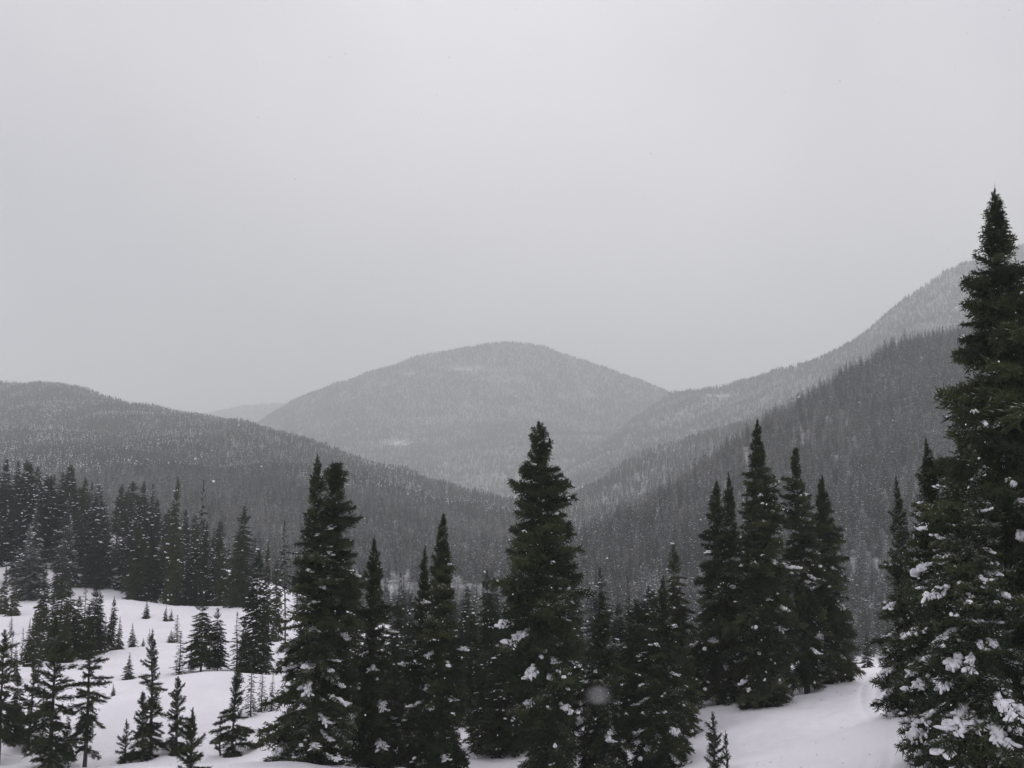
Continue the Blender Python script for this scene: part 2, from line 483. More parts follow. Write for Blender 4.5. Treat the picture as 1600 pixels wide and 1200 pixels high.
# px top, py top, py base, metres, half width px, look, label or None (None: looks like its neighbours)
MID = [
 (202, 1018, 1058, 61, 13, 'cone', 'small lone conical fir in the middle of the white clearing'),
 (178, 1066, 1090, 57, 6, 'cone', 'tiny tilted sapling beside the dense topped spruce in the clearing'),
 (317, 935, 1049, 62, 26, 'club', 'bushy topped spruce on a bare stem on top of the snow mound'),
 (343, 949, 1050, 63, 17, 'club', 'slimmer spruce just right of the bushy topped one on the snow mound'),
 (282, 985, 1054, 61, 13, 'thin', 'thin open spruce on the left rim of the snow mound'),
 (402, 857, 1053, 63, 24, 'column', 'tall dark column of a spruce on the right end of the snow mound'),
 (372, 955, 1048, 64, 15, 'thin', 'see through thin spruce between the mound trees and the tall dark column'),
 (395, 1022, 1113, 50, 13, 'thin', 'leftmost of three wispy saplings left of the ragged spruce'),
 (411, 1040, 1111, 51, 12, 'thin', 'middle one of three wispy saplings left of the ragged spruce'),
 (426, 1050, 1109, 51, 10, 'thin', 'rightmost of three wispy saplings left of the ragged spruce'),
 (150, 912, 1023, 73, 18, 'column', 'dense dark spruce at the right end of the row behind the clearing'),
 (115, 914, 1031, 72, 18, 'club', 'shaggy spruce in the middle of the row behind the clearing'),
 (97, 894, 1029, 74, 18, 'column', 'tallest spruce of the row behind the clearing'),
 (134, 906, 1024, 76, 14, 'thin', 'thin spruce in the gap of the row behind the clearing'),
 (177, 931, 1018, 75, 9, 'column', 'narrow spire with a knobbly tip right of the row behind the clearing'),
 (188, 962, 1017, 74, 10, 'cone', 'small narrow spruce beside the spire with a knobbly tip'),
 (208, 973, 1012, 76, 10, 'cone', 'small triangular fir on the upper rim of the white clearing'),
 (224, 995, 1012, 76, 5, 'cone', 'tiny shrub sized fir right of the small triangular one'),
 (234, 982, 1008, 78, 6, 'thin', 'wispy sapling on the rim behind the narrow pointed spruce'),
 (268, 983, 1006, 79, 9, 'cone', 'low bushy sapling right of the narrow pointed spruce'),
 (278, 960, 1004, 80, 10, 'thin', 'thin upright sapling left of the snow mound'),
 (56, 953, 1042, 66, 14, 'column', 'well shaped narrow spruce in the left part of the clearing'),
 (37, 980, 1038, 68, 8, 'thin', 'thin pole like spruce left of the well shaped narrow one'),
 (20, 985, 1042, 66, 9, 'thin', 'thin dark spruce near the left picture edge, behind the edge tree'),
 (19, 958, 990, 92, 6, 'thin', 'tiny spruce alone on the upper left snow patch'),
 (71, 881, 986, 94, 11, 'column', 'tall narrow spruce in front of the frosted stand, above the left clearing'),
 (25, 898, 962, 99, 13, 'cone', 'snow dusted broad fir at the lower left corner of the frosted stand'),
 (8, 880, 960, 101, 14, 'cone', 'snow dusted fir at the left picture edge under the frosted stand'),
 (230, 936, 964, 93, 8, 'cone', 'small fir on the white strip below the frosted stand'),
 (259, 945, 969, 92, 6, 'cone', 'left one of two stubby saplings on the white strip'),
 (268, 950, 968, 92, 6, 'cone', 'right one of two stubby saplings on the white strip'),
 (273, 745, 948, 104, 14, 'column', 'tall narrow spire rising above the right shoulder of the frosted stand'),
 (314, 749, 948, 106, 9, 'snag', 'gnarled half bare spruce with a tufted top, right of the tall narrow spire'),
 (347, 814, 947, 104, 13, 'column', 'dark spruce between the gnarled one and the bushy one, right of the frosted stand'),
 (323, 814, 949, 105, 9, 'column', 'slim spruce below the gnarled half bare one'),
 (380, 790, 946, 100, 25, 'bushy', 'broad bushy spruce at the right end of the frosted stand'),
 (418, 853, 1002, 82, 10, 'column', 'slim dark spruce behind the left boughs of the ragged spruce'),
 (434, 876, 1002, 80, 12, 'column', 'lower dark spruce beside the left boughs of the ragged spruce'),
 (450, 810, 1012, 75, 11, 'snag', 'thin nearly bare spruce pole left of the ragged spruce'),
 (632, 901, 992, 82, 13, 'cone', 'small pointed spruce seen in the gap left of the snow tipped spire'),
 (731, 915, 1012, 78, 16, 'column', 'dim spruce in the gap between the spire and the round headed spruce'),
 (765, 890, 1078, 57, 22, 'club', 'round headed spruce on a long bare stem left of the big central spruce'),
 (803, 885, 1062, 60, 26, 'bushy', 'dark spruce hidden up to its top behind the big central one, left side'),
 (986, 893, 1052, 53, 15, 'thin', 'thin straight spruce with sparse boughs right of the big central spruce'),
 (1056, 848, 1112, 47, 30, 'column', 'dark blunt spruce between the broad based one and the tight clump'),
 (82, 925, 1033, 70, 15, 'column', None), (105, 940, 1036, 69, 14, 'bushy', None), (122, 930, 1031, 71, 16, 'column', None), (140, 945, 1029, 70, 13, 'column', None),
 (160, 925, 1023, 74, 12, 'column', None), (66, 935, 1030, 73, 12, 'column', None),
 (165, 962, 1021, 73, 8, 'thin', 'small thin spruce at the foot of the row behind the clearing, right side'),
 (45, 965, 1043, 66, 10, 'cone', 'small pointed spruce between the thin pole and the well shaped one'),
 (28, 1000, 1062, 60, 9, 'cone', 'small dark fir just right of the edge tree, upper part of the clearing'),
 (62, 1003, 1062, 60, 9, 'thin', 'thin sapling between the tiered spruce and the slender one'),
 (31, 1052, 1152, 48, 17, 'bushy', 'bushy young spruce between the edge tree and the slender one'),
 (70, 1062, 1152, 48, 14, 'thin', 'open young spruce half hidden by the tiered spruce'),
 (110, 1097, 1187, 46, 14, 'cone', 'low conical spruce between the tiered spruce and the dense topped one'),
 (330, 978, 1050, 64, 10, 'thin', 'thin sapling between the two bushy topped trees on the mound'),
 (300, 1002, 1051, 63, 8, 'thin', 'small sapling at the left end of the snow mound crest'),
 (386, 962, 1061, 62, 13, 'bushy', 'bushy spruce at the foot of the tall dark column'),
 (416, 942, 1059, 61, 13, 'column', 'dark spruce just right of the tall dark column, on the mound end'),
 (1352, 984, 1052, 66, 16, 'cone', 'low dark spruce behind the snow crest, right of the tight clump'),
 (1384, 992, 1052, 64, 15, 'cone', 'low dark spruce behind the snow crest, under the snow pads'),
]

# ------------------------------------------------------------------ near ground: thin plate surface through known points
ctrl = []
for k in NEAR:
    z = at(800, k[3], k[4])[2]
    x = at(k[1], k[3], k[4])[0]
    ctrl.append((x, k[4], z))
for k in MID:
    ctrl.append((at(k[0], k[2], k[3])[0], k[3], at(800, k[2], k[3])[2]))
WELLS = list(ctrl)
for px, py, d in [
    (-150, 1222, 28), (60, 1228, 27.5), (200, 1219, 28), (300, 1211, 28.5), (400, 1210, 28.5), (460, 1215, 29.5),
    (560, 1232, 31), (650, 1240, 31), (850, 1242, 31), (1000, 1236, 31), (1150, 1218, 30),
    (1300, 1196, 27), (1310, 1150, 35), (1290, 1110, 41), (1200, 1130, 38),
    (1350, 1050, 53), (1400, 1045, 53), (1450, 1043, 53), (1600, 1020, 54),
    (300, 1052, 57), (360, 1050, 58), (430, 1056, 58), (330, 1120, 50), (400, 1130, 48), (250, 1100, 52),
    (150, 1100, 54), (60, 1110, 54), (200, 1040, 66), (250, 1014, 72), (300, 1010, 76),
    (200, 955, 96), (250, 952, 97), (300, 949, 100), (350, 950, 100), (180, 938, 101), (20, 965, 97), (-100, 965, 97),
    (545, 975, 74), (620, 990, 76), (560, 1000, 68), (700, 1010, 74), (860, 1060, 62)]:
    ctrl.append(tuple(at(px, py, d)))
ctrl += [(0, 0, -1.75), (-14, 0, -1.6), (14, 0, -1.3), (0, -18, 1.0), (-40, -15, 1), (40, -15, 2), (0, 14, -5.0), (-10, 14, -5.0), (9, 14, -4.6),
         (-35, 15, -5.5), (30, 15, -3.5), (55, 40, -4), (-60, 45, -9), (40, 80, -13), (28, 72, -13.5), (10, 90, -16), (30, 110, -22), (60, 70, -9),
         (-75, 150, -4.5), (-62, 150, -5.0), (-50, 150, -8), (-38, 150, -11.5), (-28, 145, -14), (-105, 150, -4), (-85, 200, -5),
         (-95, 125, -7), (-70, 122, -8.2), (-55, 120, -9.3), (-42, 120, -11),
         (-15, 110, -14), (0, 130, -20), (-10, 170, -24), (30, 160, -27), (-30, 200, -22), (10, 230, -33), (80, 150, -22), (90, 220, -30),
         (-160, 120, -2), (-150, 220, -6), (-60, 260, -20), (-170, 60, -6), (120, 60, -4)]
ctrl = np.array(ctrl, float)


def tps_k(r2):
    return 0.5 * r2 * np.log(r2 + 1e-9)


_n = len(ctrl)
_S = 30.0
_P = ctrl[:, :2] / _S
_K = tps_k(((_P[:, None] - _P[None]) ** 2).sum(-1)) + np.eye(_n) * 0.004
_A = np.zeros((_n + 3, _n + 3))
_A[:_n, :_n] = _K
_A[:_n, _n] = 1
_A[:_n, _n + 1:] = _P
_A[_n:, :_n] = _A[:_n, _n:].T
_W = np.linalg.solve(_A, np.concatenate([ctrl[:, 2], [0, 0, 0]]))


def ground(x, y):
    x, y = np.atleast_1d(np.asarray(x, float)), np.atleast_1d(np.asarray(y, float))
    sh = x.shape
    x, y = x.ravel(), y.ravel()
    r = np.hypot(x, y)
    # clamp the thin plate's argument so that it never extrapolates
    s = np.minimum(1, 250 / np.maximum(r, 1e-6))
    q = np.stack([x * s, y * s], -1) / _S
    z = np.empty(len(x))
    for i in range(0, len(x), 20000):
        d2 = ((q[i:i + 20000, None] - _P[None]) ** 2).sum(-1)
        z[i:i + 20000] = tps_k(d2) @ _W[:_n] + _W[_n] + q[i:i + 20000] @ _W[_n + 1:]
    z = np.clip(z, -36, 6)
    t = np.clip((r - 190) / 160, 0, 1)
    t = t * t * (3 - 2 * t)
    z = z * (1 - t) + (-37.0) * t
    z += 0.22 * fbm(x / 9, y / 9, 3, 3) * np.clip((r - 25) / 30, 0, 1) + 0.075 * fbm(x / 1.3, y / 1.3, 5, 3)
    near_ = (r < 115) & (y > 20)
    if near_.any():
        xx, yy = x[near_], y[near_]
        w = np.zeros(len(xx))
        for bx, by, bz in WELLS:
            q2 = (xx - bx) ** 2 + (yy - by) ** 2
            w += .10 * np.exp(-q2 / 1.4) - .26 * np.exp(-q2 / .30)
        z[near_] += w
    # old half-buried ski tracks running up the right slope
    for ox in (0.0, 0.6):
        tx = 10.5 + ox + (y - 32) * 0.373 + 0.35 * np.sin(y / 4.0)
        z -= 0.055 * np.exp(-((x - tx) / 0.13) ** 2) * ((y > 22) & (y < 55)) * (0.6 + 0.8 * vnoise(x, y / 1.5, 9))
    return z.reshape(sh)


a_front = np.radians(np.concatenate([np.linspace(48, 64, 80)[:-1], np.linspace(64, 78, 240)[:-1], np.linspace(78, 132, 270)]))
a_back = np.linspace(math.radians(132), math.radians(408), 62)[1:-1]
ang = np.concatenate([a_front, a_back])
rad = np.concatenate([[0.02], np.geomspace(1.0, 20, 60), np.geomspace(20, 130, 230)[1:], np.geomspace(130, 7500, 90)[1:]])
A_, R_ = np.meshgrid(ang, rad)
gx, gy = R_ * np.cos(A_), R_ * np.sin(A_)
gz = ground(gx, gy)
na, nr = len(ang), len(rad)
gi = np.arange(na * nr).reshape(nr, na)
nx_ = np.roll(gi, -1, axis=1)
gf = np.stack([gi[:-1], gi[1:], nx_[1:], nx_[:-1]], -1).reshape(-1, 4)
g_me = mesh_from('snow_ground', np.stack([gx, gy, gz], -1).reshape(-1, 3), gf, M_SNOW, True)
go = link('snow_ground', g_me)
go['kind'] = 'structure'
go['label'] = 'white snow covering the slope, mounds and clearing'

# ------------------------------------------------------------------ hills: lofted between ridge and foot lines
def row(pts, u):
    p = np.array(pts, float)
    return np.interp(u, p[:, 0], p[:, 1]), np.interp(u, p[:, 0], p[:, 2])


def loft(name, rows, back, u0, u1, nu, nv, namp, nscale, seed, label):
    u = np.linspace(u0, u1, nu)
    W = []
    for pts in rows:
        py, d = row(pts, u)
        W.append(at(u, py, d))
    ridge = W[0]
    out = ridge.copy()
    h = ridge[:, :2] / np.linalg.norm(ridge[:, :2], axis=1, keepdims=True)
    out[:, :2] += h * back
    out[:, 2] = -45
    b2 = ridge.copy()
    b2[:, :2] += h * back * 0.25
    b2[:, 2] -= (ridge[:, 2] + 45) * 0.10
    W = [out, b2] + W
    # smooth rows into nv samples with monotone easing
    skirt = W[-1].copy()
    skirt[:, :2] *= .93
    skirt[:, 2] = -70
    W = np.array(W + [skirt])
    segs = []
    nseg = len(W) - 1
    per = [max(2, nv // 8), max(2, nv // 8)] + [nv // max(1, nseg - 3)] * (nseg - 3) + [4]
    for s in range(nseg):
        t = np.linspace(0, 1, per[s], endpoint=(s == nseg - 1))[:, None, None]
        segs.append(W[s] * (1 - t) + W[s + 1] * t)
    G = np.concatenate(segs)
    G[..., 2] = G[..., 2] + namp * fbm(G[..., 0] / nscale, G[..., 1] / nscale, seed, 5)
    ridge_row = per[0] + per[1]
    # keep the crest true
    G[ridge_row - 1:ridge_row + 2, :, 2] -= 0
    k = np.arange(G.shape[0] * G.shape[1]).reshape(G.shape[:2])
    f = np.stack([k[:-1, :-1], k[1:, :-1], k[1:, 1:], k[:-1, 1:]], -1).reshape(-1, 4)
    me = mesh_from(name, G.reshape(-1, 3), f, M_HILL, True)
    if name in CLEAR:
        qx, qy, qf = project(G.reshape(-1, 3))
        val = np.zeros(len(qx), np.float32)
        for cx, cy, rx, ry, pr in CLEAR[name]:
            val = np.maximum(val, np.clip(1.6 - 1.2 * np.hypot((qx - cx) / rx, (qy - cy) / ry), 0, 1) * min(1, pr + .1))
        me.attributes.new('clearing', 'FLOAT', 'POINT').data.foreach_set('value', val)
    o = link(name, me)
    o['kind'] = 'structure'
    o['label'] = label
    return G[:-4], ridge_row


CLEAR = {'domed_mountain': ((622, 692, 26, 7, .9), (740, 577, 44, 6, .8), (642, 584, 30, 5, .6), (800, 596, 40, 8, .5), (700, 660, 60, 8, .4), (900, 620, 40, 8, .4)),
         'steep_mountain': ((1540, 402, 42, 12, .95), (1130, 619, 40, 4, .8), (1075, 645, 30, 5, .5)),
         'wooded_ridge': ((345, 762, 34, 4, .9), (60, 690, 40, 4, .4))}
HILLS = {}
HILLS['right'] = loft('forested_spur', [
    [(700, 985, 330), (800, 945, 365), (880, 900, 400), (950, 852, 440), (1040, 792, 490), (1120, 728, 540), (1200, 668, 590), (1320, 598, 660), (1440, 546, 740), (1490, 534, 780), (1600, 492, 820), (2000, 350, 950)],
    [(700, 1000, 300), (900, 940, 330), (1050, 875, 390), (1200, 800, 430), (1320, 735, 470), (1440, 690, 510), (1600, 650, 550), (2000, 560, 600)],
    [(700, 1030, 240), (900, 1028, 240), (1100, 1024, 240), (1300, 1020, 240), (1500, 1015, 245), (2000, 1000, 250)]],
    420, 700, 2000, 150, 70, 7, 60, 11, 'steep near hillside on the right, thick with spruce')
HILLS['mid'] = loft('hazy_spur', [
    [(760, 845, 980), (840, 815, 1050), (900, 783, 1150), (950, 748, 1250), (1000, 715, 1300), (1100, 681, 1400), (1200, 652, 1450), (1300, 622, 1500), (1500, 570, 1560), (2000, 450, 1700)],
    [(760, 860, 760), (900, 850, 780), (1100, 790, 900), (1300, 730, 950), (2000, 600, 1100)],
    [(760, 880, 640), (1100, 876, 640), (2000, 870, 640)]],
    700, 760, 2000, 150, 80, 12, 110, 21, 'second wooded spur fading into the snowfall')
HILLS['far_right'] = loft('steep_mountain', [
    [(860, 760, 2250), (930, 706, 2450), (980, 664, 2650), (1050, 617, 2800), (1130, 606, 2600), (1200, 588, 2450), (1280, 568, 2350), (1330, 544, 2300), (1400, 488, 2350), (1480, 428, 2400), (1525, 405, 2450), (1600, 383, 2500), (1700, 345, 2600), (2000, 280, 2700)],
    [(860, 780, 1700), (1050, 730, 1900), (1330, 640, 1800), (2000, 470, 1900)],
    [(860, 812, 1350), (2000, 812, 1350)]],
    1200, 860, 2000, 200, 80, 22, 260, 31, 'steep pale mountain on the right going up into the cloud')
HILLS['dome'] = loft('domed_mountain', [
    [(330, 700, 3400), (400, 668, 3500), (460, 632, 3600), (520, 604, 3600), (600, 580, 3600), (660, 559, 3600), (740, 546, 3600), (800, 542, 3600), (850, 548, 3600), (920, 568, 3600), (1000, 598, 3600), (1050, 618, 3600), (1150, 670, 3500), (1250, 720, 3400)],
    [(330, 740, 2900), (460, 690, 3000), (620, 665, 3000), (800, 655, 3050), (950, 668, 3000), (1250, 740, 2900)],
    [(330, 805, 2000), (1250, 805, 2000)]],
    1600, 330, 1250, 220, 110, 34, 330, 41, 'rounded wooded mountain in the middle, grey with falling snow')
HILLS['far'] = loft('distant_hill', [
    [(120, 700, 5200), (250, 668, 5300), (310, 650, 5400), (345, 641, 5400), (380, 634, 5400), (430, 629, 5400), (480, 634, 5400), (560, 660, 5300), (640, 690, 5200)],
    [(120, 760, 4300), (640, 760, 4300)]],
    900, 120, 640, 100, 30, 20, 400, 51, 'low pale hill showing far off between the left ridge and the dome')
HILLS['left'] = loft('wooded_ridge', [
    [(-400, 590, 2000), (0, 601, 2000), (60, 604, 1950), (130, 616, 1900), (200, 636, 1800), (300, 653, 1700), (380, 668, 1600), (450, 687, 1450), (520, 709, 1350), (600, 742, 1250), (680, 768, 1150), (760, 786, 1080), (840, 806, 1000), (900, 830, 950)],
    [(-400, 660, 1500), (0, 668, 1450), (150, 666, 1400), (300, 672, 1300), (420, 695, 1150), (520, 735, 1000), (650, 790, 850), (760, 830, 760), (900, 860, 700)],
    [(-400, 735, 800), (0, 740, 800), (150, 745, 760), (300, 765, 700), (420, 785, 640), (550, 825, 560), (700, 862, 520), (900, 880, 500)],
    [(-400, 930, 345), (0, 930, 345), (500, 935, 345), (900, 935, 345)]],
    700, -400, 900, 240, 120, 14, 120, 61, 'long wooded ridge coming down from the left to the valley floor')

# ------------------------------------------------------------------ boughs (shared meshes)
def spikes(P, Q, R):
    """3-sided pyramids from P (base) to Q (tip); radius R at the base, swelling a little after it."""
    P, Q, R = np.asarray(P, float), np.asarray(Q, float), np.asarray(R, float)
    n = len(P)
    D = Q - P
    D /= np.linalg.norm(D, axis=1, keepdims=True) + 1e-9
    up = np.where(np.abs(D[:, 2:3]) > 0.9, [[1.0, 0, 0]], [[0, 0, 1.0]])
    S = np.cross(D, up)
    S /= np.linalg.norm(S, axis=1, keepdims=True) + 1e-9
    T = np.cross(S, D)
    ph = rng.uniform(0, 6.28, n)
    v = np.empty((n, 4, 3))
    for k in range(3):
        a = ph + k * 2.0944
        v[:, k] = P + (S * np.cos(a)[:, None] + T * np.sin(a)[:, None]) * R[:, None] + (Q - P) * 0.12
    v[:, 3] = Q
    base = (np.arange(n) * 4)[:, None]
    f = np.concatenate([base + [0, 1, 3], base + [1, 2, 3], base + [2, 0, 3]], 0)
    return v.reshape(-1, 3), f


def curve_z(s, dr):
    """Height of a bough's axis at s in 0..1: sags, then its tip turns up."""
    return dr[0] * s - dr[1] * s ** 2 + dr[2] * np.maximum(0, s - 0.6) ** 2


def bough_mesh(r, nlat, nsub, rt, dr, width, hang=0.0, vol=0.35):
    """One spruce bough a metre long: a woody axis, side twigs in a loose flat spray, short twigs all round."""
    P, Q, R = [], [], []
    ss = np.linspace(0, 1, 9)
    sway = r.uniform(-0.10, 0.10)

    def axis(s):
        return np.array([s * 0.98, sway * math.sin(s * 3.0), curve_z(s, dr)])
    for a, b in zip(ss[:-1], ss[1:]):
        P.append(axis(a)); Q.append(axis(b) + (axis(b) - axis(a)) * 0.8); R.append(0.012 * (1.1 - a))
    for i in range(nlat):
        s = min(0.08 + 0.92 * ((i + r.uniform(0, .8)) / nlat), 1.0)
        p = axis(s)
        prof = width * (min(1, s / 0.30)) ** 0.6 * (1 - s) ** 0.65 + 0.09
        for sd in (-1, 1):
            if r.random() < 0.10:
                continue
            L = prof * r.uniform(0.5, 1.25)
            an = math.radians(r.uniform(30, 70))
            dv = np.array([math.cos(an), sd * math.sin(an), r.uniform(-vol, vol) - hang * r.uniform(0, 1.2)])
            dv /= np.linalg.norm(dv)
            P.append(p); Q.append(p + dv * L); R.append(rt * r.uniform(.7, 1.2))
            ns = max(2, int(nsub * L / width))
            for j in range(ns):
                t = 0.10 + 0.85 * (j + r.random()) / ns
                b0 = p + dv * L * t
                l2 = (0.15 * (1 - t * .5) + 0.03) * r.uniform(.5, 1.25)
                a2 = an * sd + (1 if j % 2 else -1) * math.radians(r.uniform(20, 65))
                d2 = np.array([math.cos(a2), math.sin(a2), r.uniform(-vol, vol) * 2.0 - hang * r.uniform(0, 1.8)])
                d2 /= np.linalg.norm(d2)
                P.append(b0); Q.append(b0 + d2 * l2); R.append(rt * r.uniform(.7, 1.15))
        for j in range(4):
            a2 = r.uniform(-1.0, 1.0)
            d2 = np.array([math.cos(a2) * .7, math.sin(a2) * .7, r.uniform(-0.9, 0.9)])
            d2 /= np.linalg.norm(d2)
            P.append(p); Q.append(p + d2 * r.uniform(.05, .16)); R.append(rt * r.uniform(.7, 1.1))
    return spikes(P, Q, R)


def ico():
    t = (1 + 5 ** .5) / 2
    v = np.array([(-1, t, 0), (1, t, 0), (-1, -t, 0), (1, -t, 0), (0, -1, t), (0, 1, t), (0, -1, -t), (0, 1, -t), (t, 0, -1), (t, 0, 1), (-t, 0, -1), (-t, 0, 1)], float)
    f = [(0, 11, 5), (0, 5, 1), (0, 1, 7), (0, 7, 10), (0, 10, 11), (1, 5, 9), (5, 11, 4), (11, 10, 2), (10, 7, 6), (7, 1, 8), (3, 9, 4), (3, 4, 2), (3, 2, 6), (3, 6, 8), (3, 8, 9), (4, 9, 5), (2, 4, 11), (6, 2, 10), (8, 6, 7), (9, 8, 1)]
    return v / np.linalg.norm(v[0]), np.array(f)


def subdiv(v, f):
    v = list(map(tuple, v)); cache = {}; out = []

    def mid(a, b):
        k = (min(a, b), max(a, b))
        if k not in cache:
            m_ = (np.array(v[a]) + np.array(v[b])) / 2
            v.append(tuple(m_ / np.linalg.norm(m_)))
            cache[k] = len(v) - 1
        return cache[k]
    for a, b, c in f:
        ab, bc, ca = mid(a, b), mid(b, c), mid(c, a)
        out += [(a, ab, ca), (b, bc, ab), (c, ca, bc), (ab, bc, ca)]
    return np.array(v), np.array(out)


ICO0 = ico()
ICO1 = subdiv(*ICO0)


def blob(r, c, sx, sy, sz, yaw=0.0, low=False):
    v, f = ICO0 if low else ICO1
    v = v * (1 + 0.22 * r.standard_normal(len(v))[:, None] * 0.7)
    v = v * [sx, sy, sz]
    ca, sa = math.cos(yaw), math.sin(yaw)
    v = np.stack([v[:, 0] * ca - v[:, 1] * sa, v[:, 0] * sa + v[:, 1] * ca, v[:, 2]], -1)
    v[:, 2] = np.where(v[:, 2] < 0, v[:, 2] * 0.45, v[:, 2])
    return v + c, f


def snow_mesh(r, dr, heavy):
    """Snow lodged along the top of a bough, with fingers down its side twigs; or one small lump."""
    out = []
    if heavy:
        s0 = r.uniform(.30, .65)
        s1 = min(1.0, s0 + r.uniform(.22, .5))
        n = int(4 + (s1 - s0) * 12)
        for s in np.linspace(s0, s1, n):
            w = r.uniform(.034, .070) * (1.15 - abs(s - (s0 + s1) / 2))
            out.append(blob(r, [s, r.uniform(-.03, .03), curve_z(s, dr) + w * .45], w * 1.25, w * 1.05, w * .8, r.uniform(-.4, .4)))
            for sd in (-1, 1):
                if r.random() < .95:
                    L = r.uniform(.05, .15)
                    an = sd * r.uniform(.6, 1.2)
                    out.append(blob(r, [s + math.cos(an) * L, math.sin(an) * L, curve_z(s, dr) - .005], L * .8, .028, .035, an))
    else:
        s = r.uniform(.35, 1)
        w = r.uniform(.022, .06)
        out.append(blob(r, [s, r.uniform(-.22, .22) * (1.15 - s), curve_z(s, dr) + w * .4], w * 1.5, w, w * .8, r.uniform(-.8, .8)))
    return merge(out)


def settle(v, f):
    return v, f


DROOP = {'up': (0.10, 0.05, 0.35), 'flat': (0.02, 0.16, 0.55), 'down': (-0.10, 0.28, 0.75)}
BOUGH = {}
for cls, nl, nsb, rt, wd, hg, vl in (('up', 15, 7, .024, .36, 0, .6), ('flat', 22, 10, .0155, .40, .12, .42), ('down', 26, 12, .0130, .40, .34, .35)):
    BOUGH[cls] = []
    for k in range(5):
        r = np.random.default_rng(100 + k + hash2(np.int64(len(cls)), np.int64(k), 3).astype(float).__int__())
        dr = tuple(x * r.uniform(.8, 1.25) for x in DROOP[cls])
        v, f = bough_mesh(np.random.default_rng(31 * k + len(cls)), nl, nsb, rt, dr, wd, hg, vl)
        me = mesh_from('bough', v, f, M_NEEDLE)
        md_ = mesh_from('bough', v, f, M_DUST)
        hv = [mesh_from('snow_clump', *settle(*snow_mesh(np.random.default_rng(900 + k * 7 + j), dr, True)), M_CLUMP, True) for j in range(2)]
        lt = [mesh_from('snow_clump', *settle(*snow_mesh(np.random.default_rng(1900 + k * 7 + j), dr, False)), M_CLUMP, True) for j in range(5)]
        BOUGH[cls].append((me, md_, hv, lt))


def dead_mesh(r):
    P, Q, R = [], [], []
    p = np.zeros(3)
    for a in np.linspace(0, .85, 6):
        P.append([a, 0, -.25 * a * a]); Q.append([a + .22, r.uniform(-.03, .03), -.25 * (a + .2) ** 2]); R.append(.012 * (1.1 - a))
    for k in range(12):
        s = r.uniform(.15, 1)
        sd = r.choice([-1, 1])
        L = r.uniform(.1, .3) * (1.2 - s)
        P.append([s, 0, -.25 * s * s]); Q.append([s + L * .6, sd * L * .8, -.25 * s * s - L * .4]); R.append(.008)
    return mesh_from('dead_branch', *spikes(P, Q, R), M_TWIG)


DEAD = [dead_mesh(np.random.default_rng(k)) for k in range(3)]


def tube(pts, rads, n=7):
    pts = np.asarray(pts, float)
    v, f = [], []
    for p, r_ in zip(pts, rads):
        for k in range(n):
            a = 2 * math.pi * k / n
            v.append((p[0] + r_ * math.cos(a), p[1] + r_ * math.sin(a), p[2]))
    for i in range(len(pts) - 1):
        for k in range(n):
            a, b = i * n + k, i * n + (k + 1) % n
            f += [(a, b, b + n), (a, b + n, a + n)]
    return np.array(v), np.array(f)


def crown_r(t, power, sat):
    return min(1.0, max(0.0, (1 - t) / sat)) ** power


